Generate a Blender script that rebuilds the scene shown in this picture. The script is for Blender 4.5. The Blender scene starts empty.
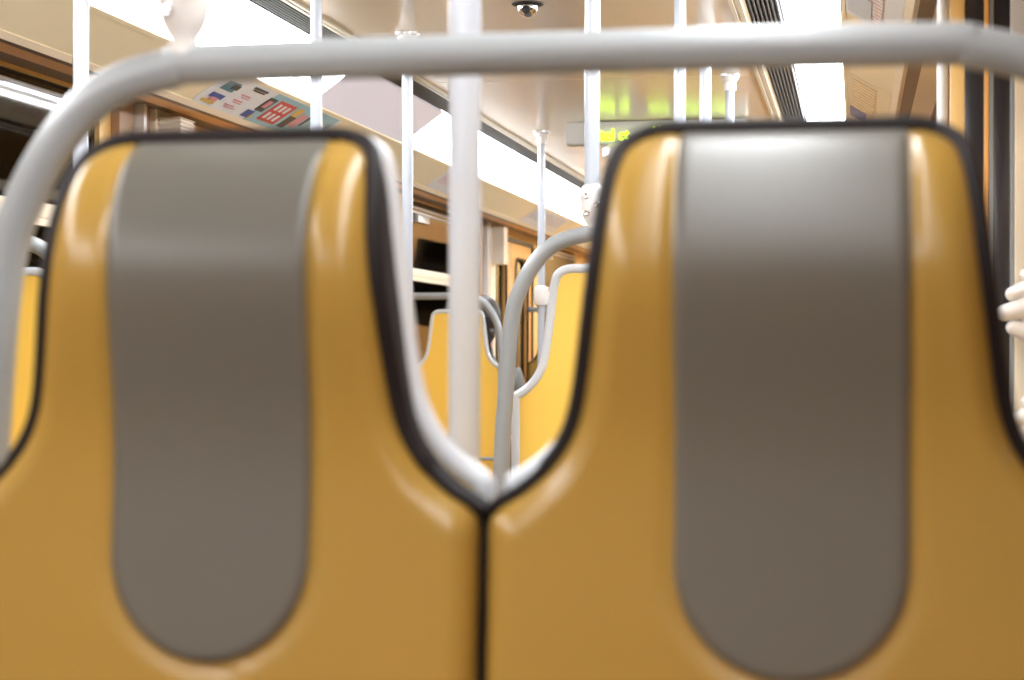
import bpy, bmesh, math, random
from mathutils import Vector, Matrix
random.seed(4)
COL = bpy.context.scene.collection
CZ = 1.18            # eye height
CX = -0.955           # centre line of the carriage
ZC = 2.15            # flat ceiling
YA, YB = -3.0, 16.0  # ends of the carriage; unseen near end pulled in to dim the near seats

# ------------------------------------------------------------ materials
def srgb(c):
    return tuple(((v/255)/12.92 if v/255 <= .04045 else ((v/255+.055)/1.055)**2.4) for v in c) + (1,)
def mat(name, rgb, rough=.5, metal=0, bump=0, bscale=200, coat=0, var=0, emit=0, spec=.5, bdist=.001, stretch=None, vscale=6, ec=None):
    m = bpy.data.materials.new(name); m.use_nodes = True
    nt = m.node_tree; b = nt.nodes['Principled BSDF']
    c = srgb(rgb)
    b.inputs['Base Color'].default_value = c
    b.inputs['Roughness'].default_value = rough
    b.inputs['Metallic'].default_value = metal
    b.inputs['Specular IOR Level'].default_value = spec
    b.inputs['Coat Weight'].default_value = coat
    b.inputs['Coat Roughness'].default_value = .15
    tc = nt.nodes.new('ShaderNodeTexCoord')
    if var:
        n = nt.nodes.new('ShaderNodeTexNoise'); n.inputs['Scale'].default_value = vscale; n.inputs['Detail'].default_value = 4
        mp = nt.nodes.new('ShaderNodeMapping')
        if stretch: mp.inputs['Scale'].default_value = stretch
        nt.links.new(tc.outputs['Object'], mp.inputs['Vector']); nt.links.new(mp.outputs['Vector'], n.inputs['Vector'])
        r = nt.nodes.new('ShaderNodeValToRGB')
        r.color_ramp.elements[0].color = tuple(v*(1-var) for v in c[:3])+(1,)
        r.color_ramp.elements[1].color = tuple(min(1, v*(1+var)) for v in c[:3])+(1,)
        nt.links.new(n.outputs['Fac'], r.inputs['Fac']); nt.links.new(r.outputs['Color'], b.inputs['Base Color'])
    if bump:
        n = nt.nodes.new('ShaderNodeTexNoise'); n.inputs['Scale'].default_value = bscale; n.inputs['Detail'].default_value = 3
        nt.links.new(tc.outputs['Object'], n.inputs['Vector'])
        bp = nt.nodes.new('ShaderNodeBump'); bp.inputs['Strength'].default_value = bump; bp.inputs['Distance'].default_value = bdist
        nt.links.new(n.outputs['Fac'], bp.inputs['Height']); nt.links.new(bp.outputs['Normal'], b.inputs['Normal'])
    if emit:
        b.inputs['Emission Color'].default_value = ec or c; b.inputs['Emission Strength'].default_value = emit
    return m
def glass_mat(name, tint, power=1.0):
    m = bpy.data.materials.new(name); m.use_nodes = True; nt = m.node_tree; nt.nodes.clear()
    o = nt.nodes.new('ShaderNodeOutputMaterial'); mx = nt.nodes.new('ShaderNodeMixShader')
    t = nt.nodes.new('ShaderNodeBsdfTransparent'); t.inputs[0].default_value = tint
    g = nt.nodes.new('ShaderNodeBsdfGlossy'); g.inputs['Roughness'].default_value = .03
    f = nt.nodes.new('ShaderNodeFresnel'); f.inputs['IOR'].default_value = 1.6
    mu = nt.nodes.new('ShaderNodeMath'); mu.operation = 'MULTIPLY'; mu.inputs[1].default_value = power; mu.use_clamp = True
    nt.links.new(f.outputs[0], mu.inputs[0]); nt.links.new(mu.outputs[0], mx.inputs[0])
    nt.links.new(t.outputs[0], mx.inputs[1]); nt.links.new(g.outputs[0], mx.inputs[2]); nt.links.new(mx.outputs[0], o.inputs[0])
    return m
M = {}
M['vinyl'] = mat('ochre_vinyl', (160,126,57), .25, bump=.12, bscale=260, var=.05, spec=.55)
M['grey'] = mat('grey_vinyl', (95,92,85), .33, bump=.15, bscale=420, var=.04, spec=.5)
M['rubber'] = mat('dark_rubber', (18,9,12), .6, bump=.05, spec=.3)
M['shell_y'] = mat('yellow_shell', (255,208,92), .38, var=.02)
M['rim'] = mat('light_grey_rim', (214,218,224), .28, coat=.4)
M['tube'] = mat('grey_powder_tube', (150,154,157), .36, coat=.3, bump=.03)
M['pole'] = mat('pale_pole', (190,198,212), .24, coat=.6)
M['white'] = mat('white_enamel', (235,233,232), .25, coat=.4)
M['chrome'] = mat('chrome', (215,212,214), .15, metal=1)
M['ceil'] = mat('beige_ceiling', (232,221,201), .27, coat=.25, bump=.02, bscale=30)
M['cove'] = mat('cream_cove', (255,240,206), .35, coat=.1, var=.02)
M['alu'] = mat('trim_aluminium', (214,204,184), .35, metal=.1)
M['vent'] = mat('vent_dark', (46,46,50), .5)
M['ventslat'] = mat('vent_slat', (96,95,96), .5)
M['unlit'] = mat('unlit_diffuser_added_glow', (232,228,240), .3, coat=.2, emit=.28)  # no lamp: faint emission stands in for side light passing through the cover
M['orange'] = mat('orange_panel', (250,186,104), .35, coat=.15, var=.03)
M['amber'] = mat('amber_panel', (248,206,132), .35, coat=.15, var=.03)
M['creamw'] = mat('cream_panel', (248,232,206), .4, var=.02)
M['brown'] = mat('brown_panel', (172,140,112), .4, var=.05)
M['dbrown'] = mat('dark_brown_rail', (128,94,60), .4)
M['black'] = mat('black_gasket', (26,26,30), .4)
M['floor'] = mat('floor_vinyl', (84,80,78), .5, var=.25, vscale=60, bump=.1)
M['tunnel'] = mat('tunnel_concrete', (70,62,54), .8, var=.4, bump=.4, bscale=6, bdist=.02)
M['dpanel'] = mat('dark_glossy_panel', (50,50,57), .2, coat=.4)
M['glass'] = glass_mat('window_glass', (.5,.52,.54,1), .9)
M['clear'] = glass_mat('screen_glass', (.93,.95,.95,1), 1.2)
M['dglass'] = glass_mat('dark_glass', (.22,.22,.25,1), 1.3)
M['light'] = mat('lit_diffuser', (250,250,250), .5, emit=15.5, ec=(.93,.965,1,1))
M['paper'] = mat('poster_paper', (240,244,250), .35)
M['pblue'] = mat('poster_blue', (158,206,222), .35)
M['ppale'] = mat('poster_pale_blue', (206,218,232), .35)
M['pteal'] = mat('poster_teal', (52,128,150), .35)
M['pred'] = mat('poster_red', (212,58,66), .35)
M['ppink'] = mat('poster_pink', (226,150,165), .35)
M['pyel'] = mat('poster_yellow', (226,190,96), .35)
M['pdark'] = mat('poster_ink', (40,44,60), .35)
M['pcream'] = mat('poster_cream', (250,234,202), .35)
M['pblu2'] = mat('poster_deep_blue', (50,84,170), .35)
M['led'] = mat('led_green', (205,255,20), .5, emit=4.6)
M['signgrey'] = mat('sign_housing', (205,206,204), .4)
M['hair'] = mat('dark_hair', (38,30,26), .5, bump=.5, bscale=90, bdist=.004)
M['skin'] = mat('skin', (214,160,134), .5, var=.04)
M['coat'] = mat('grey_coat', (128,130,128), .85, bump=.3)
M['navy'] = mat('navy_cloth', (52,62,86), .85, bump=.3)
M['trous'] = mat('black_trousers', (34,34,40), .85)

# ------------------------------------------------------------ helpers
def link(name, bm, m, parent=None, smooth=None):
    me = bpy.data.meshes.new(name)
    bmesh.ops.recalc_face_normals(bm, faces=bm.faces)
    bm.to_mesh(me); bm.free()
    o = bpy.data.objects.new(name, me); COL.objects.link(o)
    me.materials.append(M[m] if isinstance(m, str) else m)
    if smooth is not None:
        for p in me.polygons: p.use_smooth = True
        if smooth < 3:
            try: me.set_sharp_from_angle(angle=smooth)
            except Exception: pass
    if parent: o.parent = parent
    return o
def tag(o, label, cat, group=None):
    o['label'] = label; o['category'] = cat
    if group: o['group'] = group
    return o
def thing(name, label, cat, loc=(0,0,0), rz=0, group=None):
    o = bpy.data.objects.new(name, None); COL.objects.link(o); o.empty_display_size = .1
    o.location = loc; o.rotation_euler = (0,0,rz)
    return tag(o, label, cat, group)
def struct(name, bm, m, smooth=None, parent=None):
    o = link(name, bm, m, parent, smooth)
    if parent is None: o['kind'] = 'structure'
    return o
def box(bm, a, b, bev=0):
    vs = [bm.verts.new((x,y,z)) for x in (a[0],b[0]) for y in (a[1],b[1]) for z in (a[2],b[2])]
    fs = [bm.faces.new([vs[i] for i in q]) for q in ((0,1,3,2),(4,6,7,5),(0,4,5,1),(2,3,7,6),(0,2,6,4),(1,5,7,3))]
    if bev:
        es = list({e for f in fs for e in f.edges})
        bmesh.ops.bevel(bm, geom=es, offset=bev, segments=3, affect='EDGES', profile=.6)
def BM(): return bmesh.new()
def bx(a, b, bev=0):
    bm = BM(); box(bm, a, b, bev); return bm
def prism_y(bm, pts, y0, y1):
    """polygon in (x,z) drawn out along y"""
    A = [bm.verts.new((x,y0,z)) for x,z in pts]; B = [bm.verts.new((x,y1,z)) for x,z in pts]
    n = len(pts); bm.faces.new(A[::-1]); bm.faces.new(B)
    for i in range(n): bm.faces.new((A[i],A[(i+1)%n],B[(i+1)%n],B[i]))
def rrect(a0, b0, a1, b1, r, n=6):
    P = []
    for cx, cy, s in ((a1-r,b1-r,0),(a0+r,b1-r,90),(a0+r,b0+r,180),(a1-r,b0+r,270)):
        for i in range(n+1):
            t = math.radians(s+90*i/n); P.append((cx+r*math.cos(t), cy+r*math.sin(t)))
    return P
def catmull(P, n=8):
    P = [Vector(p) for p in P]; Q = []
    for i in range(len(P)-1):
        p0 = P[max(0,i-1)]; p1 = P[i]; p2 = P[i+1]; p3 = P[min(len(P)-1,i+2)]
        for k in range(n):
            t = k/n
            Q.append(.5*((2*p1)+(p2-p0)*t+(2*p0-5*p1+4*p2-p3)*t*t+(3*p1-p0-3*p2+p3)*t**3))
    Q.append(P[-1]); return Q
def tube(bm, P, r, n=16, closed=False, cap=True):
    """tube through points; r a number or one per point"""
    P = [Vector(p) for p in P]; N = len(P)
    R = r if isinstance(r, (list,tuple)) else [r]*N
    rings = []; up = None
    for i in range(N):
        if closed: t = P[(i+1)%N]-P[i-1]
        else: t = P[min(N-1,i+1)]-P[max(0,i-1)]
        t.normalize()
        if up is None:
            up = Vector((0,1,0)) if abs(t.y) < .9 else Vector((1,0,0))
        u = (up - t*up.dot(t)).normalized(); up = u; v = t.cross(u)
        rings.append([bm.verts.new(P[i]+R[i]*(math.cos(a)*u+math.sin(a)*v)) for a in [2*math.pi*k/n for k in range(n)]])
    for i in range(N if closed else N-1):
        A = rings[i]; B = rings[(i+1)%N]
        for k in range(n): bm.faces.new((A[k],A[(k+1)%n],B[(k+1)%n],B[k]))
    if cap and not closed: bm.faces.new(rings[0][::-1]); bm.faces.new(rings[-1])
def lathe(bm, prof, n=28, c=(0,0,0), axis='z'):
    """prof: (r, h) pairs"""
    rings = []
    for r, h in prof:
        ring = []
        for k in range(n):
            a = 2*math.pi*k/n; x, y = r*math.cos(a), r*math.sin(a)
            p = (x,y,h) if axis == 'z' else (x,-h,y) if axis == 'y' else (h,x,y)
            ring.append(bm.verts.new((p[0]+c[0],p[1]+c[1],p[2]+c[2])))
        rings.append(ring)
    for A, B in zip(rings, rings[1:]):
        for k in range(n): bm.faces.new((A[k],A[(k+1)%n],B[(k+1)%n],B[k]))
    bm.faces.new(rings[0][::-1]); bm.faces.new(rings[-1])
def dup(root, loc, rz, label, group=None):
    r = root.copy(); COL.objects.link(r); r.location = loc; r.rotation_euler = (0,0,rz); r['label'] = label
    if group: r['group'] = group
    for ch in list(root.children):
        c = ch.copy(); COL.objects.link(c); c.parent = r
        for g in list(ch.children):
            d = g.copy(); COL.objects.link(d); d.parent = c
    return r

# ------------------------------------------------------------ carriage shell
HALF = 1.31
XL, XR = CX-HALF, CX+HALF
def sx(side, r): return CX + side*r
# floor
struct('floor', bx((XL-.15,YA,-.06),(XR+.15,YB,0)), 'floor')
# flat ceiling of panels with narrow seams
bm = BM(); seams = [-3.0,-2.3,-.45,1.4,3.2,4.95,6.72,8.55,10.4,12.3,14.1,16.0]
for a, b in zip(seams, seams[1:]): box(bm, (CX-.60,a+.003,ZC), (CX+.60,b-.003,ZC+.02), .0015)
ce = struct('ceiling', bm, 'ceil')
bm = BM(); box(bm, (CX-1.45,YA,ZC+.14), (CX+1.45,YB,ZC+.17)); box(bm, (CX-.6,YA,ZC+.0201), (CX+.6,YB,ZC+.03))
struct('ceiling_backing', bm, 'vent')
ti = 0
def trim(bm, m, **k):
    global ti
    ti += 1; return struct('trim_%d' % ti, bm, m, **k)
for side, sn in ((-1,'left'),(1,'right')):
    # aluminium edge trims beside the flat panel, with two ridges
    bm = BM()
    for r0, r1, dz in ((.601,.612,-.006),(.612,.622,.002),(.622,.634,-.004),(.634,.645,.004)):
        prism_y(bm, [(sx(side,r0),ZC+dz),(sx(side,r1),ZC+dz),(sx(side,r1),ZC+.02),(sx(side,r0),ZC+.02)], YA, YB)
    trim(bm, 'alu')
    v = thing('ceiling_vent', 'long dark louvred air vent strip running along the %s of the beige ceiling' % sn, 'vent', (sx(side,.69),6,ZC), group=None)
    bm = BM(); prism_y(bm, [(sx(side,.646),ZC+.018),(sx(side,.742),ZC+.018),(sx(side,.742),ZC+.03),(sx(side,.646),ZC+.03)], YA, YB)
    o = link('vent_backing', bm, 'vent'); bm = BM()
    for i in range(7):
        r = .655+i*.0128
        prism_y(bm, [(sx(side,r-.0022),ZC+.001),(sx(side,r+.0022),ZC+.001),(sx(side,r+.0022),ZC+.017),(sx(side,r-.0022),ZC+.017)], YA, YB)
    o2 = link('louvres', bm, 'ventslat')
    for q in (o, o2):
        q.parent = v; q.matrix_parent_inverse = Matrix.Translation(v.location).inverted()
    # lights
    def lamp(y0, y1, m, label):
        bm = BM()
        pts = [(.745,ZC),(.918,ZC-.126),(.928,ZC-.113),(.758,ZC+.02)]
        pts = [(sx(side,r),z) for r, z in pts]
        if side < 0: pts = pts[::-1]
        prism_y(bm, pts, y0, y1)
        tag(link('ceiling_light', bm, m), label, 'ceiling light', 'light strips along the ceiling')
    if side < 0:
        lamp(YA, .95, 'light', 'glowing white light strip on the left, section nearest the near end of the carriage')
        lamp(.96, 6.25, 'light', 'glowing white light strip above the blue and white poster on the left')
        lamp(6.255, 7.60, 'unlit', 'unlit pale lilac light cover with added faint glow between two glowing strips on the left')
        lamp(7.605, YB, 'light', 'glowing white light strip on the left running to the far end beyond the unlit cover')
    else:
        lamp(YA, 2.9, 'light', 'glowing white light strip on the right, section over the near seats')
        lamp(2.91, YB, 'light', 'glowing white light strip on the right running away beside the cream posters')
    # thin cream lip next to the light, cove, rail and underside
    bm = BM()
    A = [(.918,ZC-.128),(1.072,ZC-.222),(1.085,ZC-.205),(.931,ZC-.111)]
    prism_y(bm, [(sx(side,r),z) for r, z in A], YA, YB)
    struct('wall_cove_'+sn, bm, 'cove')
    bm = BM(); prism_y(bm, [(sx(side,r),z) for r, z in ((.915,ZC-.129),(.927,ZC-.137),(.927,ZC-.130),(.915,ZC-.121))], YA, YB); trim(bm, 'cove')
    bm = BM(); prism_y(bm, [(sx(side,r),z) for r, z in ((1.060,ZC-.218),(1.078,ZC-.232),(1.092,ZC-.226),(1.072,ZC-.21))], YA, YB); trim(bm, 'creamw')
    # amber rail with screws, black gap, orange bead, dark underside
    bm = BM(); prism_y(bm, [(sx(side,r),z) for r, z in ((1.078,ZC-.228),(1.125,ZC-.224),(1.135,ZC-.212),(1.09,ZC-.205))], YA, YB); trim(bm, 'dbrown')
    bm = BM(); prism_y(bm, [(sx(side,r),z) for r, z in ((1.125,ZC-.222),(1.195,ZC-.222),(1.20,ZC-.205),(1.135,ZC-.205))], YA, YB); trim(bm, 'orange' if side < 0 else 'creamw')
    bm = BM(); prism_y(bm, [(sx(side,r),z) for r, z in ((1.195,ZC-.218),(HALF,ZC-.208),(HALF,ZC-.19),(1.20,ZC-.20))], YA, YB); trim(bm, 'dbrown')
    bm = BM(); box(bm, (sx(side,HALF+.02),YA,ZC-.20), (sx(side,HALF+.10),YB,ZC+.14)); struct('wall_upper_'+sn, bm, 'creamw')
    bm = BM(); prism_y(bm, [(sx(side,r),z) for r, z in ((.93,ZC-.09),(1.31,ZC-.185),(1.33,ZC-.16),(.95,ZC-.07))], YA, YB); trim(bm, 'dbrown')

# ---- side walls: list of bays (y0, y1, kind)
WT = ZC-.203     # wall top
wn = dn = 0
def wall_bays(side, sn, bays):
    global wn, dn
    xi = sx(side, HALF); xo = sx(side, HALF+.06)
    def B(bm, y0, y1, z0, z1, din=0, dout=.06, bev=0):
        a = sx(side, HALF-din); b = sx(side, HALF+dout)
        box(bm, (min(a,b),y0,z0), (max(a,b),y1,z1), bev)
    solid = BM()
    for y0, y1, k in bays:
        if k == 'w':
            wn += 1
            zb, zt = .98, WT-.003
            B(solid, y0, y1, 0, zb); B(solid, y0, y1, zt, WT+.02)
            B(solid, y0, y0+.06, zb, zt); B(solid, y1-.06, y1, zb, zt)
            ya, yb = y0+.06, y1-.06
            # frame ring with rounded opening, in the wall plane
            fr = BM(); ring = rrect(ya+.03, zb+.03, yb-.03, zt-.014, .09); outer = rrect(ya, zb, yb, zt, .0005)
            def ringmesh(bm, inner, outer, x0, x1):
                vi0 = [bm.verts.new((x0,y,z)) for y,z in inner]; vo0 = [bm.verts.new((x0,y,z)) for y,z in outer]
                vi1 = [bm.verts.new((x1,y,z)) for y,z in inner]; vo1 = [bm.verts.new((x1,y,z)) for y,z in outer]
                n = len(inner)
                for i in range(n):
                    j = (i+1)%n
                    for q in ((vi0[i],vi0[j],vo0[j],vo0[i]),(vi1[i],vi1[j],vo1[j],vo1[i]),(vi0[i],vi0[j],vi1[j],vi1[i]),(vo0[i],vo0[j],vo1[j],vo1[i])):
                        bm.faces.new(q)
            ringmesh(fr, ring, outer, sx(side,HALF-.004), sx(side,HALF+.05))
            w = struct('window_%d' % wn, fr, 'amber')
            g = BM(); ringmesh(g, rrect(ya+.05, zb+.05, yb-.05, zt-.030, .075), ring, sx(side,HALF+.012), sx(side,HALF+.04)); link('gasket', g, 'black', w)
            g = BM(); q0, q1 = [(sx(side,HALF+.104),zb+.0),(sx(side,HALF+.003),zt-.014),(sx(side,HALF+.007),zt-.014),(sx(side,HALF+.108),zb+.0)], 0
            prism_y(g, q0, ya+.03, yb-.03); link('pane', g, 'glass', w)
            g = BM(); B(g, ya+.045, yb-.045, CZ+.355, CZ+.40, .004, .02, .006); B(g, ya+.045, yb-.045, CZ+.335, CZ+.3552, .002, .02); link('sash_rail', g, 'creamw', w, .6)
            g = BM(); B(g, ya+.05, yb-.05, zt-.050, zt-.038, .0, .02, .003); link('top_rail', g, 'rim', w, .6); g = BM(); B(g, ya+.05, yb-.05, zt-.072, zt-.064, -.004, .02, .002); link('top_rail', g, 'rim', w, .6)
            
            for c0 in (ya+.20,): g = BM(); B(g, c0, c0+.26, zt-.118, zt-.078, .008, .02, .004); link('vent_catch', g, 'white', w, .6)
        elif k == 'd':
            dn += 1
            B(solid, y0, y1, WT-.05, WT+.02)
            ym = (y0+y1)/2
            f = BM(); B(f, y0, y0+.03, 0, WT-.05, .0); B(f, y1-.03, y1, 0, WT-.05, .0); B(f, y0, y1, WT-.075, WT-.05, .002)
            d = struct('door_%d' % dn, f, 'black')
            for a, b in ((y0+.03, ym-.004), (ym+.004, y1-.03)):
                z0, z1 = .02, WT-.078
                lf = BM(); inner = rrect(a+.16, .78, b-.16, z1-.10, .10); outer = rrect(a, z0, b, z1, .0005)
                x0, x1 = sx(side,HALF+.012), sx(side,HALF+.05)
                vi0 = [lf.verts.new((x0,y,z)) for y,z in inner]; vo0 = [lf.verts.new((x0,y,z)) for y,z in outer]
                vi1 = [lf.verts.new((x1,y,z)) for y,z in inner]; vo1 = [lf.verts.new((x1,y,z)) for y,z in outer]
                n = len(inner)
                for i in range(n):
                    j = (i+1)%n
                    for q in ((vi0[i],vi0[j],vo0[j],vo0[i]),(vi1[i],vi1[j],vo1[j],vo1[i]),(vi0[i],vi0[j],vi1[j],vi1[i]),(vo0[i],vo0[j],vo1[j],vo1[i])):
                        lf.faces.new(q)
                L = link('door_leaf', lf, 'orange', d)
                g = BM(); P0 = [(x0-side*.003,y,z) for y,z in rrect(a+.16, .78, b-.16, z1-.10, .10)]
                tube(g, P0, .008, 8, closed=True); link('window_seal', g, 'black', L, 3.2)
                g = BM(); B(g, a+.13, b-.13, .75, z1-.07, -.03, .034); link('door_pane', g, 'glass', L)
            g = BM(); B(g, ym-.004, ym+.004, .02, WT-.08, -.008, .04); link('leaf_seal', g, 'rim', d)
        elif k == 'p':   # pillar: brown post, white strip, brown recess, cream post
            n = y1-y0
            B(solid, y0, y1, 0, WT+.02)
            g = BM(); B(g, y0+.004, y0+n*.30, 0, WT, .03, 0, .004); trim(g, 'brown')
            g = BM(); B(g, y0+n*.32, y0+n*.38, 0, WT, .06, 0, .004); trim(g, 'white')
            g = BM(); B(g, y0+n*.42, y0+n*.60, 0, WT, .035, 0, .004); trim(g, 'brown')
            g = BM(); B(g, y0+n*.62, y1-.004, 0, WT, .05, 0, .004); trim(g, 'creamw')
            t = thing('ribbed_box', 'cream ribbed box high on the %s wall pillar, %s' % (sn, BOXL[(sn, round(y0))]), 'heater box', (xi, y1-.07, CZ+.62))
            g = BM(); a = sx(side,HALF-.052); b = sx(side,HALF-.125)
            box(g, (min(a,b),y1-.13,CZ+.50),(max(a,b),y1-.01,CZ+.735), .006)
            q = link('housing', g, 'creamw', t, .6); q.matrix_parent_inverse = Matrix.Translation(t.location).inverted()
            g = BM()
            for i in range(18):
                z = CZ+.512+i*.0126
                box(g, (min(a,b)-.004,y1-.134,z),(max(a,b)+.004,y1-.006,z+.006), .0015)
            q = link('ribs', g, 'white', t); q.matrix_parent_inverse = Matrix.Translation(t.location).inverted()
        else:
            B(solid, y0, y1, 0, WT+.02)
    struct('wall_'+sn, solid, 'amber' if True else 'orange')
BOXL = {('left',0):'beside the near seats',('left',5):'left of a window',('left',11):'beside the far orange doors',
        ('right',0):'beside the near seats',('right',7):'past the dark partition',('right',11):'toward the far end'}
wall_bays(-1, 'left', [(YA,-2.1,'s'),(-2.1,-.4,'w'),(-.4,.02,'p'),(.02,1.68,'d'),(1.68,1.9,'s'),(1.9,3.45,'w'),(3.5,5.42,'w'),(5.42,5.83,'p'),(5.83,7.4,'d'),(7.4,7.65,'s'),(7.65,9.2,'w'),(9.25,11.0,'w'),(11.0,11.42,'p'),(11.42,13.1,'d'),(13.1,13.4,'s'),(13.4,15.2,'w'),(15.2,YB,'s')])
wall_bays(1, 'right', [(YA,-2.1,'s'),(-2.1,-.4,'w'),(-.4,.02,'p'),(.02,1.68,'d'),(1.68,1.9,'s'),(1.9,3.45,'w'),(3.5,5.0,'w'),(5.0,5.3,'s'),(5.3,6.9,'d'),(6.9,7.3,'p'),(7.3,9.2,'w'),(9.25,11.4,'w'),(11.4,11.82,'p'),(11.82,13.4,'d'),(13.4,13.6,'s'),(13.6,15.2,'w'),(15.2,YB,'s')])
# end walls; the unseen near one is made dark to cut light on the seats
for nm, y0, y1, yf, s in (('far',YB,YB+.06,YB,-1),('near',YA-.06,YA,YA,1)):
    struct('wall_'+nm, bx((XL-.1,y0,0),(XR+.1,y1,ZC+.15)), 'amber' if nm == 'far' else 'dbrown')
    dn += 1
    yy = yf+s*.03
    d = struct('door_%d' % dn, bx((CX-.36,min(yf,yy),0),(CX+.36,max(yf,yy),1.95), .01), 'orange')
    g = BM(); yy2 = yf+s*.034; box(g, (CX-.22,min(yy,yy2),1.05),(CX+.22,max(yy,yy2),1.8)); link('door_window', g, 'dglass', d)
    link('door_handle', bx((CX-.32,min(yy,yy+s*.04),.98),(CX-.28,max(yy,yy+s*.04),1.12), .008), 'chrome', d)
# tunnel outside the windows
for side, sn in ((-1,'left'),(1,'right')):
    bm = BM(); a, b = sx(side,2.3), sx(side,2.4); box(bm, (min(a,b),YA-1,-.8),(max(a,b),YB+1,3.2))
    for i in range(8):
        z = .5+.11*i; tube(bm, [(sx(side,2.27),YA,z),(sx(side,2.27),YB,z)], .022, 8)
    struct('wall_tunnel_'+sn, bm, 'tunnel')

# ------------------------------------------------------------ posters on the coves
def cove(side, t, Y, off=0):
    p = Vector((.918+.154*t, ZC-.128-.094*t)); n = Vector((-.521,-.854))
    q = p+n*off
    return (sx(side,q.x), Y, q.y)
YM = [(5.0,5.2),(5.55,5.45),(6.05,5.72),(6.46,5.92),(6.68,6.02),(6.98,6.20),(7.27,6.42),(7.52,6.72)]
def ym(y):
    for (a,b),(c,d) in zip(YM, YM[1:]):
        if a <= y <= c: return b+(d-b)*(y-a)/(c-a)
    return y
def patch(bm, side, t0, t1, y0, y1, off, th=.0012, r=0):
    if r:
        P = rrect(t0*.19, y0, t1*.19, y1, r); P = [(a/.19,b) for a,b in P]
    else: P = [(t0,y0),(t1,y0),(t1,y1),(t0,y1)]
    A = [bm.verts.new(cove(side,t,y,off)) for t,y in P]; B = [bm.verts.new(cove(side,t,y,off+th)) for t,y in P]
    n = len(P); bm.faces.new(A); bm.faces.new(B)
    for i in range(n): bm.faces.new((A[i],A[(i+1)%n],B[(i+1)%n],B[i]))
def one(side, name, m, par, *rects, off=.003):
    bm = BM()
    for r in rects: patch(bm, side, *r, off)
    return link(name, bm, m, par)
def sheet(side, t0, t1, y0, y1, m, label, r=.012):
    bm = BM(); patch(bm, side, t0, t1, y0, y1, .0005, .0015, r)
    return tag(link('poster', bm, m), label, 'poster')
# big poster on the left: white on its near half, blue on the far half
L = -1
p = sheet(L, .06, .94, ym(5.55), ym(7.52), 'paper', 'white and blue information poster with a red block, left above the near seat', .03)
def each(name, m, *rects, off=.003, label=None):
    for t0, t1, a, b in rects:
        o = one(L, name, m, p, (t0, t1, ym(a), ym(b)), off=off)
        if label: o['label'] = label
each('blue_field', 'pblue', (.08,.92,6.50,7.48), off=.0022)
each('picture', 'pteal', (.22,.46,5.66,5.86)); each('picture', 'pdark', (.26,.38,5.78,5.88), off=.0045)
each('picture', 'pblu2', (.58,.70,5.66,5.86)); each('picture', 'ppink', (.68,.76,5.70,5.82), off=.0045); each('picture', 'pyel', (.78,.85,5.64,5.84))
each('heading', 'pdark', (.14,.19,6.05,6.32), (.21,.24,6.08,6.30), label='dark heading line')
each('text_line', 'ppink', (.40,.43,6.02,6.18),(.46,.48,6.05,6.20),(.56,.59,6.00,6.16),(.62,.64,6.03,6.18),(.72,.75,5.98,6.14),(.78,.80,6.0,6.2), label='small pinkish red text line')
each('picture', 'pdark', (.22,.62,6.46,6.62)); each('picture', 'ppink', (.30,.50,6.49,6.58), off=.0045)
each('picture', 'pblu2', (.66,.86,6.38,6.52)); each('picture', 'pyel', (.74,.88,6.52,6.56))
each('red_block', 'pred', (.20,.80,6.68,6.98), label='red block')
each('white_stroke', 'paper', (.28,.46,6.72,6.76),(.28,.46,6.80,6.84),(.28,.46,6.88,6.92),(.54,.72,6.72,6.76),(.54,.72,6.80,6.84),(.54,.72,6.88,6.92), off=.0045)
each('picture', 'pyel', (.20,.44,7.02,7.10)); each('picture', 'pdark', (.44,.80,7.03,7.12)); each('picture', 'ppink', (.30,.70,7.13,7.22))
each('picture', 'pdark', (.24,.60,7.24,7.27)); each('white_panel', 'paper', (.35,.55,7.34,7.44))
def text_mat(name, paper, ink, sc):
    m = mat(name, paper, .35); nt = m.node_tree; bs = nt.nodes['Principled BSDF']
    tc = nt.nodes.new('ShaderNodeTexCoord'); w = nt.nodes.new('ShaderNodeTexWave'); w.wave_type = 'BANDS'; w.bands_direction = 'Y'
    w.inputs['Scale'].default_value = sc; n = nt.nodes.new('ShaderNodeTexNoise'); n.inputs['Scale'].default_value = 90
    r = nt.nodes.new('ShaderNodeMath'); r.operation = 'GREATER_THAN'; r.inputs[1].default_value = .62
    r2 = nt.nodes.new('ShaderNodeMath'); r2.operation = 'GREATER_THAN'; r2.inputs[1].default_value = .44
    mu = nt.nodes.new('ShaderNodeMath'); mu.operation = 'MULTIPLY'; mx = nt.nodes.new('ShaderNodeMix'); mx.data_type = 'RGBA'
    mx.inputs[6].default_value = srgb(paper); mx.inputs[7].default_value = srgb(ink)
    l = nt.links.new
    l(tc.outputs['Object'], w.inputs['Vector']); l(tc.outputs['Object'], n.inputs['Vector'])
    l(w.outputs['Fac'], r.inputs[0]); l(n.outputs['Fac'], r2.inputs[0]); l(r.outputs[0], mu.inputs[0]); l(r2.outputs[0], mu.inputs[1])
    l(mu.outputs[0], mx.inputs[0]); l(mx.outputs[2], bs.inputs['Base Color'])
    return m
def smallposter(side, y0, y1, m, label, lines, lm, t0=.08, t1=.92, block=None):
    p = sheet(side, t0, t1, y0, y1, m, label)
    pc = {'paper':(240,244,250),'pcream':(250,234,202)}[m]; ic = {'ppink':(230,160,168),'pblue':(120,150,190),'pyel':(214,170,96)}[lm]
    one(side, 'printed_text', text_mat('text_'+lm, pc, ic, lines/(y1-y0)/6.28*2), p, (t0+.06, t1-.28, y0+.06, y1-.06), off=.0028)
    if block: one(side, 'colour_block', block, p, (t0+.04, t0+.40, y1-.35, y1-.08), off=.0048)
    return p
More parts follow.
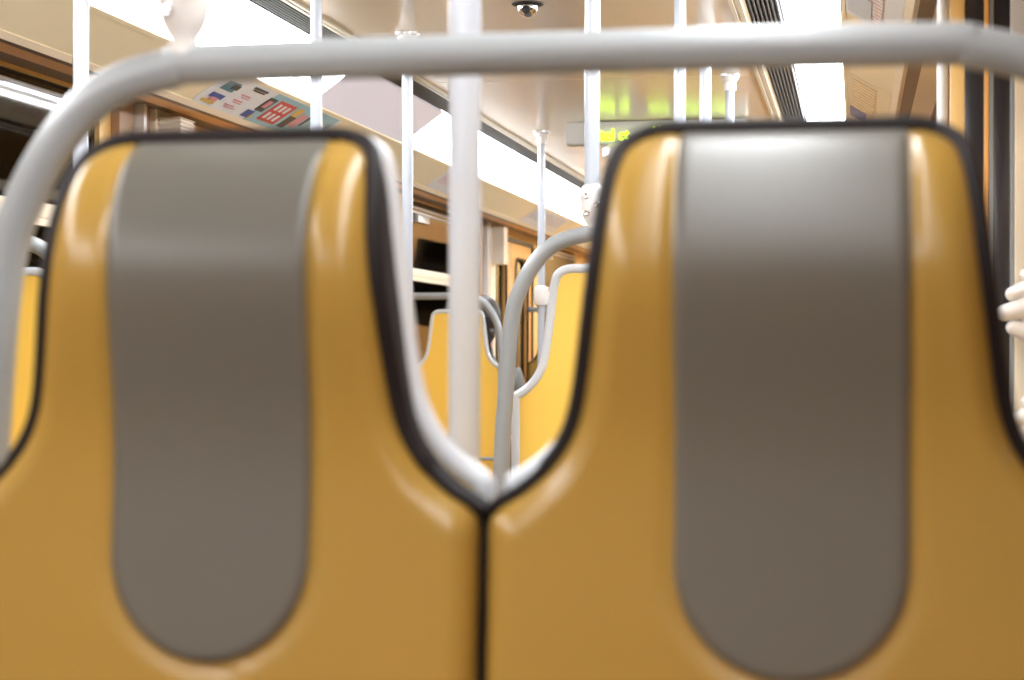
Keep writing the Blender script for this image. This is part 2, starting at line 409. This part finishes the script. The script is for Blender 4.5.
smallposter(L, 8.62, 9.12, 'paper', 'pale pinkish notice on the left cove just before the near window of the far bay', 9, 'ppink')
q = BM(); patch(q, L, .70,.90, 9.20,9.26, .001, .004); tag(link('slot_cover', q, 'black'), 'small black slot in the left cream cove beside the pale pinkish notice', 'slot')
smallposter(L, 11.1, 12.3, 'paper', 'white notice with faint blue lines above the far orange doors on the left', 14, 'pblue')
smallposter(L, 13.3, 14.0, 'pcream', 'cream notice near the far end of the left cove', 8, 'pyel')
smallposter(1, 3.72, 4.72, 'paper', 'white notice with red dotted text under the right light strip, nearest the top edge', 22, 'ppink', block='ppale')
smallposter(1, 5.75, 6.85, 'pcream', 'cream notice with a blue block beside the right light strip, below the grab bar', 16, 'pyel', block='pblu2')
smallposter(1, 7.6, 8.6, 'paper', 'white notice on the right cove, farther than the cream one', 12, 'pblue')
smallposter(1, 9.4, 10.8, 'pcream', 'small cream notice on the right cove, farthest of all', 12, 'ppink')




# ------------------------------------------------------------ seats
HO = [(.163,.070),(.1628,.095),(.160,.109),(.155,.119),(.146,.127),(.125,.1325),(.095,.1365),(.060,.1405),(.020,.146),(-.020,.1515),(-.055,.158),(-.080,.168),(-.103,.185),(-.120,.205),(-.130,.222),(-.137,.2285),(-.145,.2300),(-.165,.2300),(-.21,.2300),(-.30,.2300),(-.45,.2300),(-.58,.2300),(-.70,.2300)]
HO = [(z*1.045 if z > 0 else z, x) for z, x in HO]
TOPZ = .163*1.045
def outline():
    """right half, from the top middle down to the bottom, smoothed (x, z)"""
    P = catmull([(0,0,TOPZ),(.05,0,TOPZ)]+[(x,0,z) for z, x in HO], 5)
    return [(p.x, p.z) for p in P]
OUT = outline()
def hw(z):
    for (x0,z0),(x1,z1) in zip(OUT, OUT[1:]):
        if z1 <= z <= z0 and z0 > z1: return x0+(x1-x0)*(z0-z)/(z0-z1)
    return OUT[-1][0] if z < OUT[-1][1] else OUT[0][0]
SEG = [((a[0],a[1]),(b[0],b[1])) for a, b in zip(OUT, OUT[1:])]
def dist(x, z):
    x = abs(x); best = 9
    for (ax,az),(bx_,bz) in SEG:
        dx, dz = bx_-ax, bz-az; q = dx*dx+dz*dz
        t = 0 if q == 0 else max(0, min(1, ((x-ax)*dx+(z-az)*dz)/q))
        d = math.hypot(x-ax-t*dx, z-az-t*dz); best = min(best, d)
    return best
# forward profile of the back cushion, from its slope at each height
SL = [(TOPZ,-1.3),(.163,-1.1),(.150,-1.0),(.13,-.62),(.11,-.42),(.08,-.16),(.05,.06),(.02,.17),(-.03,.16),(-.08,.02),(-.12,-.06),(-.20,-.10),(-.30,-.12),(-.45,-.15),(-.70,-.1)]
def slope(z):
    for (a,s0),(b,s1) in zip(SL, SL[1:]):
        if b <= z <= a: return s0+(s1-s0)*(a-z)/(a-b)
    return SL[-1][1]
PR = []; acc = 0; z = TOPZ
while z > -.71:
    PR.append(acc); acc -= slope(z)*.001; z -= .001
P0 = PR[int(TOPZ*1000)]
def prof(z):
    i = max(0, min(len(PR)-2, (TOPZ-z)*1000)); k = int(i); f = i-k
    return (PR[k]*(1-f)+PR[k+1]*f)-P0+.022
SW, SB, SO = .0880, -.1685, .0035       # grey strip: half width, centre of its round foot
def strip_d(x, z):
    """signed distance to the grey strip's edge, positive inside"""
    if z > SB: return SW-abs(x)
    return SW-math.hypot(x, z-SB)
def front(x, z):
    d = dist(x, z); R = .024
    e = 0 if d > R else .018*(1-math.sqrt(max(0, 1-((R-d)/R)**2)))
    return prof(z)-e
def seat_template():
    root = thing('train_seat', 'x', 'seat')
    # ochre back cushion
    bm = BM(); rows = []
    zs = [TOPZ-TOPZ*(1-math.cos(i/22*math.pi/2))*.35 for i in range(23)]
    zl = zs[-1]; zs += [zl-(zl+.70)*i/95 for i in range(1,96)]
    NX = 64
    for z in zs:
        h = hw(z) if z < TOPZ-.0005 else .095; row = []
        for k in range(NX+1):
            u = -1+2*k/NX; u = math.copysign(1-(1-abs(u))**1.25, u)*1.0
            x = u*h; g = strip_d(x-SO, z)
            dep = front(x, z) - .0045*math.exp(-(g/.0045)**2)
            row.append(bm.verts.new((x, -dep, z+CZ)))
        rows.append(row)
    for A, B in zip(rows, rows[1:]):
        for k in range(NX): bm.faces.new((A[k],A[k+1],B[k+1],B[k]))
    # skirt going back
    bd = [r[0] for r in rows][::-1]+rows[0][1:-1]+[r[-1] for r in rows]
    bk = [bm.verts.new((v.co.x, max(v.co.y+.004,.012), v.co.z)) for v in bd]
    for i in range(len(bd)-1): bm.faces.new((bd[i],bd[i+1],bk[i+1],bk[i]))
    link('back_cushion', bm, 'vinyl', root, 3.2)
    # grey strip laid into the cushion
    bm = BM(); rows = []
    zs = [TOPZ-.0008-i*.0055 for i in range(62)]; zs = [z for z in zs if z > SB]+[SB-(SW-.0005)*math.sin(i/26*math.pi/2) for i in range(27)]
    for z in zs:
        h = SW-.0008 if z >= SB else math.sqrt(max(1e-8,(SW-.0008)**2-(z-SB)**2))
        if z > TOPZ-.0015: h = SW-.002
        row = []
        for k in range(41):
            u = -1+2*k/40; u = math.copysign(1-(1-abs(u))**1.4, u); x = u*h; g = max(0, strip_d(x, z))
            e = .0055*(1-math.sqrt(max(0, 1-(1-min(1,g/.009))**2)))
            row.append(bm.verts.new((x+SO, -(front(x+SO, z)+.0035-e), z+CZ+.0004)))
        rows.append(row)
    for A, B in zip(rows, rows[1:]):
        for k in range(40): bm.faces.new((A[k],A[k+1],B[k+1],B[k]))
    link('grey_pad', bm, 'grey', root, 3.2)['label'] = 'grey padded strip with a rounded foot'
    # piping, dark edge band, shell
    full = [(-x, z) for x, z in OUT][::-1]+OUT[1:]
    def off(d):
        Q = []
        for i, (x, z) in enumerate(full):
            a = full[max(0,i-1)]; b = full[min(len(full)-1,i+1)]
            tx, tz = b[0]-a[0], b[1]-a[1]; l = math.hypot(tx,tz) or 1
            Q.append((x-tz/l*d, z+tx/l*d))
        return Q
    def py(z): return .0195-prof(min(TOPZ,z))+.002
    bm = BM(); Q = off(.0040)
    tube(bm, [(x if z > -.13 else math.copysign(min(abs(x),.2302),x), py(z) if z > -.135 else py(z)+.012, z+CZ) for x, z in Q], [.0082 if z > -.10 else .0064 if z > -.12 else .0064-.0036*min(1,(-.12-z)/.03) for x, z in Q], 12)
    link('piping', bm, 'rubber', root, 3.2)
    def slab(bm, O, y0, y1):
        O = [O[i] for i in range(len(O)) if i == 0 or abs(O[i][0]-O[i-1][0])+abs(O[i][1]-O[i-1][1]) > 1e-5]
        A = [bm.verts.new((x,y0 if not callable(y0) else max(.0,y0(z)),z+CZ)) for x,z in O]; B = [bm.verts.new((x,y1,z+CZ)) for x,z in O]
        n = len(O)
        for i in range(n): bm.faces.new((A[i],A[(i+1)%n],B[(i+1)%n],B[i]))
        m = n//2
        for i in range(m-1+n%2):
            j = n-1-i
            if i+1 > j-1: break
            for V in (A,B):
                try: bm.faces.new((V[i],V[i+1],V[j-1],V[j]) if V[i+1] is not V[j-1] else (V[i],V[i+1],V[j]))
                except ValueError: pass
    bm = BM(); slab(bm, [(max(-.2300,min(.2300,x)),z) for x,z in off(.004)], lambda z: py(z)+.001, .062)
    link('edge_band', bm, 'rubber', root)['label'] = 'dark rubber edge'
    bm = BM(); slab(bm, [(max(-.2300,min(.2300,x)),z) for x,z in off(.003)], .0625, .080)
    link('back_shell', bm, 'shell_y', root)['label'] = 'plain yellow rear shell'
    bm = BM(); Q = [(x, z+(.012 if z < -.07 and abs(x) < .2299 else .012*max(0,min(1,(.0-z)/.07)) if z < 0 else 0)) for x, z in off(.001)]; tube(bm, [(max(-.2205,min(.2205,x)), .074, z+CZ) for x, z in Q], .0112, 12)
    link('shell_rim', bm, 'rim', root, 3.2)['label'] = 'light grey rounded rim'
    # seat cushion and pedestal
    bm = BM(); pts = []
    sec = [(-.02,.455),(-.12,.470),(-.30,.478),(-.42,.470),(-.455,.450),(-.462,.425),(-.445,.400),(-.30,.395),(-.02,.395)]
    S = catmull([(0,a,b) for a,b in sec], 4)
    A = [bm.verts.new((-.226,p.y-.04,p.z)) for p in S]; B = [bm.verts.new((.226,p.y-.04,p.z)) for p in S]
    for i in range(len(S)): bm.faces.new((A[i],A[(i+1)%len(S)],B[(i+1)%len(S)],B[i]))
    bm.faces.new(A); bm.faces.new(B)
    link('seat_cushion', bm, 'vinyl', root, .8)
    bm = BM(); box(bm, (-.225,-.44,.36),(.225,.06,.392), .008); link('seat_pan', bm, 'rim', root, .6)
    bm = BM(); box(bm, (-.16,-.26,0),(.16,.05,.36), .012); link('pedestal', bm, 'rim', root, .6)
    return root
PC = -.2835; HP = .236
seat0 = seat_template()
seat0.location = (-.5165, 1.45, 0); seat0['label'] = 'near left ochre seat with grey padded strip, facing the viewer'
dup(seat0, (-.0525, 1.45, 0), 0, 'near right ochre seat with grey padded strip, facing the viewer').scale = (1.018,1,1)
FY = 4.215
dup(seat0, (PC-HP-.015, FY, 0), math.pi, 'seat with plain yellow back and grey rim, seen in the gap between the near seats')
dup(seat0, (PC+HP, FY, 0), math.pi, 'seat with plain yellow back hidden behind the near right seat')
SXL = -2.012
dup(seat0, (SXL, FY, 0), math.pi, 'single yellow-backed seat by the left wall, seen beside the near bar')
dup(seat0, (SXL, 9.42, 0), math.pi, 'single yellow-backed far seat by the left wall, behind the thick near pole')
dup(seat0, (SXL, 12.75, 0), 0, 'small distant seat with grey pad facing the viewer by the left wall')
dup(seat0, (PC-HP, 9.42, 0), math.pi, 'distant yellow-backed seat of the right-hand pair, on its aisle side')
dup(seat0, (PC+HP, 9.42, 0), math.pi, 'distant yellow-backed seat of the right-hand pair, on its window side')

seat0.scale = (.957,1,1)
# ------------------------------------------------------------ grab bars
def bar(xc, Y, half, label, ext=0, wall=None):
    t = thing('grab_bar', label, 'grab bar', (xc, Y, 0))
    k = half-.482
    H = [(-1.18,.524),(-.30,.498),(-.12,.488),(.055,.474),(.125,.455),(.185,.420),(.224,.378),(.244,.318),(.249,.235)]
    lft = [(-(h+k),0,z+CZ) for z, h in H]; rgt = [((h+k+ext),0,z+CZ) for z, h in H][::-1]
    if wall is not None: lft = [(wall-xc,0,.249+CZ)]
    bm = BM(); tube(bm, catmull(lft+rgt, 8), .0182, 20); link('tube', bm, 'tube', t, 3.2)
    ends = [(1, .524+k+ext)]+([] if wall is not None else [(-1, .524+k)])
    for s_, e in ends:
        bm = BM(); lathe(bm, [(.045,0),(.045,.006),(.03,.012),(.022,.03)], c=(s_*e,0,0)); link('foot_flange', bm, 'tube', t, .6)
    sg = -1 if Y < 3 or Y > 12 else 1
    for s_, e in ends:
        x = s_*(half-.15); bm = BM()
        tube(bm, [(x,sg*.045,CZ-.58),(x,sg*.012,CZ-.58),(x+s_*.014,0,CZ-.58),(s_*(e-.022),0,CZ-.58)], .009, 10)
        link('bracket', bm, 'tube', t, 3.2)
    return t
bar(PC, 1.568, .482, 'thick grey arched grab bar behind the two near seats, crossing the whole picture', ext=.065)
bar(PC, 4.095, .482, 'grey arched grab bar over the yellow-backed seat in the gap between the near seats')
bar(SXL, 4.095, .236, 'grey arched grab bar of the single left-wall seat at the left picture edge', wall=XL)
bar(SXL, 9.30, .236, 'small arched grab bar of the far single seat, behind the thick near pole', wall=XL)
bar(SXL, 12.865, .236, 'smallest arched grab bar, behind the distant grey-padded seat', wall=XL)
bar(PC, 9.30, .482, 'distant arched grab bar over the far right-hand pair of seats')

# ------------------------------------------------------------ poles
def pole(x, Y, r, label, z0=0, clamp=None):
    t = thing('grab_pole', label, 'pole', (x, Y, 0))
    bm = BM(); tube(bm, [(0,0,z0),(0,0,ZC-.004)], r, 20); link('pole_tube', bm, 'pole', t, 1.0)
    bm = BM(); lathe(bm, [(r+.001,ZC-.062),(r+.006,ZC-.060),(r+.008,ZC-.048),(r+.006,ZC-.030),(r+.010,ZC-.026),(.030,ZC-.020),(.032,ZC-.014),(.026,ZC-.010),(.026,ZC-.001)], 28)
    for k in range(4):
        a = math.pi/4+k*math.pi/2; lathe(bm, [(.012,ZC-.010),(.013,ZC-.006),(.013,ZC-.001)], 14, c=(.030*math.cos(a),.030*math.sin(a),0))
    link('ceiling_flange', bm, 'white', t, .7)
    if z0 == 0:
        bm = BM(); lathe(bm, [(.045,0),(.045,.006),(.028,.012),(r+.003,.03)]); link('floor_flange', bm, 'pole', t, .6)
    if clamp:
        c = clamp
        bm = BM(); lathe(bm, [(.0125,c-.012),(.0128,c+.002),(.0170,c+.008),(.0215,c+.018),(.0245,c+.032),(.0262,c+.052),(.0255,c+.070),(.0225,c+.082),(r+.001,c+.088)], 28)
        k = link('clamp', bm, 'white', t, .7)
        for dx, dz in ((-.009,.024),(-.009,.062),(.014,.043)):
            s = BM(); lathe(s, [(.0070,.0150),(.0070,.0268),(.0052,.0290),(.0030,.0285),(.0028,.0262)], 14, c=(dx,0,c+dz), axis='y'); link('clamp_screw', s, 'chrome', k, .6)
    return t
zc = CZ+.252+.0155
pole(-.584, 1.563, .0172, 'pole rising out of its screwed clamp on the near grab bar', z0=zc+.01, clamp=zc)
pole(-.577, 4.095, .0172, 'pole in a white screwed clamp on the middle grab bar, beside the near right seat', z0=zc+.01, clamp=zc)
pole(-.4165, 1.97, .0175, 'thick blurred pale pole just behind the near seats, seen through the gap')
pole(-1.712, 3.93, .0172, 'leftmost pale pole, at the upper left beside the dark window')
pole(-1.362, 4.60, .0150, 'thin pale pole crossing the blue and white poster')
pole(-1.370, 5.62, .0170, 'pale pole just left of the thick blurred pole, in front of the unlit light cover')
pole(-.452, 4.84, .0155, 'pale pole right of the green display, left one of two close together')
pole(-.456, 5.72, .0185, 'pale pole right of the green display, right one of two close together')
pole(-.445, 6.68, .0158, 'distant short-looking pole whose ceiling flange shows above the right seat')
t = pole(-1.40, 8.30, .0165, 'distant slim pole whose ceiling flange shows left of the green display')
bm = BM(); lathe(bm, [(.018,CZ+.175),(.030,CZ+.182),(.034,CZ+.205),(.034,CZ+.24),(.030,CZ+.26),(.018,CZ+.268)]); link('sleeve', bm, 'white', t, .7)

# ------------------------------------------------------------ ceiling camera
t = thing('ceiling_camera', 'small round dome camera with chrome ring on the beige ceiling', 'camera', (-.918, 5.20, ZC))
bm = BM(); lathe(bm, [(.046,-.0005),(.046,-.004),(.036,-.009),(.030,-.009)], 36); link('ring', bm, 'black', t, .6)
bm = BM(); lathe(bm, [(.0295,-.009)]+[(.029*math.cos(a),-.010-.030*math.sin(a)) for a in [i*math.pi/2/10 for i in range(10)]]+[(.002,-.040)], 36); link('dome', bm, 'chrome', t, 3.2)
bm = BM(); lathe(bm, [(.012,.024),(.012,.0285),(.009,.030),(.001,.030)], 24, c=(0,0,-.022), axis='y'); link('lens', bm, 'black', t, .6)

# ------------------------------------------------------------ LED display
SYD = 8.03
t = thing('display_sign', 'hanging light grey display with glowing yellow-green letters under the ceiling', 'display sign', (-.85, SYD, ZC))
sec = [(-.065,-.006),(-.055,-.100),(.055,-.100),(.065,-.006)]
bm = BM(); A = [bm.verts.new((-.39,y,z)) for y,z in sec]; B = [bm.verts.new((.39,y,z)) for y,z in sec]
bm.faces.new(A); bm.faces.new(B)
for i in range(4): bm.faces.new((A[i],A[(i+1)%4],B[(i+1)%4],B[i]))
bmesh.ops.bevel(bm, geom=list(bm.edges), offset=.006, segments=2, affect='EDGES')
h = link('housing', bm, 'signgrey', t, .6)
bm = BM(); box(bm, (-.31,-.0675,-.084),(.37,-.0585,-.022)); link('screen', bm, 'signgrey', t)
bm = BM(); lathe(bm, [(.055,-.10),(.075,-.115),(.075,-.15),(.055,-.165)], 24, c=(-.16,0,0)); link('loudspeaker', bm, 'white', t, .6)
cu = bpy.data.curves.new('letters', 'FONT'); cu.body = 'ltel ct'; cu.size = .074; cu.extrude = .002; cu.offset = .0012; cu.resolution_u = 2
to = bpy.data.objects.new('tmp', cu); COL.objects.link(to)
bpy.context.view_layer.update()
me = bpy.data.meshes.new_from_object(to.evaluated_get(bpy.context.evaluated_depsgraph_get()))
bpy.data.objects.remove(to)
me.name = 'letters'; lo = bpy.data.objects.new('letters', me); COL.objects.link(lo); lo.parent = t
me.materials.clear(); me.materials.append(M['led'])
lo.rotation_euler = (math.pi/2,0,0); lo.location = (-.250,-.0705,-.088); lo.scale = (.82,.95,1)
lo['label'] = 'glowing yellow-green letters'
bm = BM()
for i in range(31):
    for j in range(5):
        if (i*7+j*3) % 5 < 2 and (i//4) % 3 < 2: box(bm, (-.03+i*.0115,-.0725,-.086+j*.0115),(-.022+i*.0115,-.0685,-.078+j*.0115))
lm_ = link('led_matrix', bm, 'led', t); lm_['kind'] = 'stuff'; lm_['label'] = 'glowing yellow-green dots'

# ------------------------------------------------------------ glass partition at the right
SY = 3.72
def px(x): # across position on the partition plane
    return SY*math.tan(math.atan((x-512)/1861)-math.atan(344/1861))
t = thing('partition_screen', 'tall partition of dark glass panels with orange and white uprights at the right picture edge', 'partition', (px(980), SY, 0))
T = Matrix.Translation(t.location).inverted()
def up(name, x0, x1, z0, z1, y0, y1, m, bev=.003, par=t, lab=None):
    o = link(name, bx((px(x0),SY+y0,z0),(px(x1),SY+y1,z1), bev), m, par, .6)
    if par is t: o.matrix_parent_inverse = T
    if lab: o['label'] = lab
    return o
ZT = 1.885
bm = BM(); tube(bm, [(px(942),SY,0),(px(942),SY,ZT+.03)], .0105, 16); o = link('upright', bm, 'white', t, 1); o.matrix_parent_inverse = T; o['label'] = 'slim white upright'
up('upright', 949.5, 964, 0, ZT+.01, -.010, .012, 'amber', lab='amber upright')
up('glass_panel', 964.5, 983.5, .5, ZT, -.004, .004, 'dpanel', .0005)
up('panel_backing', 964.5, 983.5, .5, ZT, .006, .012, 'black', .0005)
up('upright', 983.5, 988, 0, ZT+.01, -.012, .014, 'orange', .001, lab='thin orange upright')
up('gasket', 988.3, 993, 0, ZT, -.010, .012, 'tube', .002)
up('glass_panel', 993, 1009.5, .5, ZT, -.004, .004, 'dpanel', .0005)
up('panel_backing', 993, 1009.5, .5, ZT, .006, .012, 'black', .0005)
up('gasket', 1009.5, 1014, 0, ZT, -.012, .012, 'tube', .002)
up('upright', 1014, 1037, 0, ZT, -.016, .016, 'creamw', lab='cream wall post')
up('kick_panel', 964, 1010, 0, .5, -.008, .012, 'amber')
up('notice_plate', 1009, 1034, CZ+.60, CZ+.71, -.021, -.0165, 'white', .001)
# white handle with two knuckled brackets
t = thing('wall_handrail', 'white knobbly handle bracket on the cream post at the right picture edge', 'handle', (px(1030), SY-.03, CZ))
T2 = Matrix.Translation(t.location).inverted()
x = px(1029); y = SY-.065
bm = BM(); tube(bm, [(x,y,CZ-.24),(x,y,CZ+.13)], .011, 16); o = link('handle_tube', bm, 'white', t, 1); o.matrix_parent_inverse = T2
for zz, k in ((CZ+.075,1),(CZ-.165,.8)):
    bm = BM()
    lathe(bm, [(.014,-.034),(.023,-.028),(.026,0),(.023,.028),(.014,.034)], 20, c=(x,y,zz))
    tube(bm, [(x,y,zz),(x,SY-.016,zz)], .013, 14)
    def knob(A, B, r0, r1):
        A, B = Vector(A), Vector(B); d = (B-A).normalized(); P = [A, A.lerp(B,.5), B]; r = [r0, (r0+r1)/2, r1]
        for q in (.35,.7,.9,.99): P.append(B+d*r1*q); r.append(r1*math.sqrt(1-q*q))
        tube(bm, P, r, 16)
    knob((x,y-.004,zz), (x-.050*k,y-.008,zz-.012), .024, .0165)
    knob((x,y-.004,zz+.036), (x-.036*k,y-.006,zz+.024), .020, .0145)
    knob((x,y-.004,zz-.052), (x-.034*k,y-.006,zz-.040), .019, .015)
    knob((x,y,zz+.068), (x-.012*k,y-.004,zz+.060), .015, .012)
    o = link('bracket', bm, 'white', t, .9); o.matrix_parent_inverse = T2

# ------------------------------------------------------------ seated passenger, back to the viewer
def skin(name, verts, edges, root, m, parent, sub=2, loc=None):
    me = bpy.data.meshes.new(name); me.from_pydata([v[:3] for v in verts], edges, [])
    o = bpy.data.objects.new(name, me); COL.objects.link(o); me.materials.append(M[m])
    md = o.modifiers.new('s', 'SKIN'); md.use_smooth_shade = True
    for i, v in enumerate(verts):
        r = v[3] if isinstance(v[3], tuple) else (v[3], v[3])
        me.skin_vertices[0].data[i].radius = r; me.skin_vertices[0].data[i].use_root = (i == root)
    md = o.modifiers.new('b', 'SUBSURF'); md.levels = sub; md.render_levels = sub
    o.parent = parent; return o
def ball(bm, c, r, n=20, m=14):
    rings = []
    for j in range(1, m):
        a = math.pi*j/m
        rings.append([bm.verts.new((c[0]+r[0]*math.sin(a)*math.cos(2*math.pi*k/n), c[1]+r[1]*math.sin(a)*math.sin(2*math.pi*k/n), c[2]+r[2]*math.cos(a))) for k in range(n)])
    t_ = bm.verts.new((c[0],c[1],c[2]+r[2])); b_ = bm.verts.new((c[0],c[1],c[2]-r[2]))
    for k in range(n):
        bm.faces.new((t_,rings[0][k],rings[0][(k+1)%n])); bm.faces.new((b_,rings[-1][(k+1)%n],rings[-1][k]))
    for A, B in zip(rings, rings[1:]):
        for k in range(n): bm.faces.new((A[k],B[k],B[(k+1)%n],A[(k+1)%n]))
ps = thing('person', 'dark-haired person in a grey coat sitting with back turned on the far left-wall seat', 'person', (SXL+.085, 9.56, 0))
V = [(0,.02,.56,(.15,.11)),(0,.02,.70,(.14,.10)),(0,.01,.85,(.15,.10)),(0,.0,.98,(.16,.10)),(0,.02,1.07,(.09,.07)),(0,.03,1.14,.055),(0,.045,1.20,.058),
     (-.17,.01,1.02,.065),(-.21,.06,.82,.048),(-.17,.28,.72,.036),(-.13,.34,.71,.028),
     (.17,.01,1.02,.065),(.21,.06,.82,.048),(.17,.28,.72,.036),(.13,.34,.71,.028),
     (-.09,.10,.55,.085),(-.11,.46,.55,.062),(-.11,.48,.30,.055),(-.11,.47,.09,.042),(-.11,.58,.05,.038),
     (.09,.10,.55,.085),(.11,.46,.55,.062),(.11,.48,.30,.055),(.11,.47,.09,.042),(.11,.58,.05,.038)]
Eg = [(0,1),(1,2),(2,3),(3,4),(4,5),(5,6),(3,7),(7,8),(8,9),(9,10),(3,11),(11,12),(12,13),(13,14),(0,15),(15,16),(16,17),(17,18),(18,19),(0,20),(20,21),(21,22),(22,23),(23,24)]
skin('body', V, Eg, 0, 'coat', ps)
bm = BM(); ball(bm, (0,.055,1.30), (.075,.094,.115)); tube(bm, [(0,.03,1.13),(0,.045,1.24)], [.052,.05], 16)
ball(bm, (0,.155,1.29), (.012,.018,.022), 10, 8)
for s in (-1,1): ball(bm, (s*.077,.05,1.295), (.010,.018,.030), 10, 8)
ball(bm, (0,.140,1.245), (.025,.010,.008), 10, 6)
link('head', bm, 'skin', ps, 3.2)
bm = BM(); 
for s in (-1,1): ball(bm, (s*.03,.138,1.315), (.013,.010,.009), 10, 8)
link('eye', bm, 'black', ps, 3.2)
bm = BM(); ball(bm, (0,.028,1.325), (.096,.105,.118)); ball(bm, (0,-.015,1.24), (.072,.05,.07)); link('hair', bm, 'hair', ps, 3.2)
for s in (-1,1):
    vv = [(s*.13,.34,.71,.022),(s*.115,.40,.70,(.034,.015))]; ee = [(0,1)]
    for i, (dx, l) in enumerate(((-.028,.062),(-.010,.072),(.009,.068),(.026,.054))):
        b = len(vv); vv += [(s*.115+dx,.43,.70,.0088),(s*.115+dx*1.1,.43+l*.55,.695,.0082),(s*.115+dx*1.1,.43+l,.675,.0070)]; ee += [(1,b),(b,b+1),(b+1,b+2)]
    b = len(vv); vv += [(s*.115-s*.040,.385,.70,.010),(s*.115-s*.055,.42,.69,.0085)]; ee += [(0,b),(b,b+1)]
    skin('hand', vv, ee, 0, 'skin', ps, 1)
# navy backpack on the distant seat
t = thing('backpack', 'dark navy backpack standing on the distant grey-padded seat', 'backpack', (SXL+.06, 12.50, .478))
bm = BM(); box(bm, (-.17,-.10,0),(.17,.12,.46), .07); link('bag_body', bm, 'navy', t, 3.2)
bm = BM(); box(bm, (-.13,-.145,.04),(.13,-.09,.24), .025); link('front_pocket', bm, 'navy', t, 3.2)
bm = BM(); tube(bm, catmull([(-.04,.02,.45),(-.03,.02,.49),(.03,.02,.49),(.04,.02,.45)],5), .007, 8); link('carry_loop', bm, 'black', t, 3.2)

# ------------------------------------------------------------ world, camera
w = bpy.data.worlds.new('world'); bpy.context.scene.world = w; w.use_nodes = True
w.node_tree.nodes['Background'].inputs[0].default_value = (.02,.02,.025,1)
cam = bpy.data.cameras.new('camera'); co = bpy.data.objects.new('camera', cam); COL.objects.link(co)
cam.sensor_width = 36; cam.lens = 1861/1024*36
co.location = (0,0,CZ)
from mathutils import Euler
co.rotation_euler = (Euler((math.radians(90)+math.atan(5/1861), 0, math.atan(344/1861))).to_matrix() @ Matrix.Rotation(math.radians(.12), 3, 'Z')).to_euler()
cam.dof.use_dof = True; cam.dof.focus_distance = 5.2; cam.dof.aperture_fstop = 5.2
cam.clip_start = .05
sc = bpy.context.scene; sc.camera = co
sc.view_settings.view_transform = 'Standard'; sc.view_settings.look = 'None'; sc.view_settings.gamma = 1
sc.view_settings.use_curve_mapping = False; sc.view_settings.exposure = .13
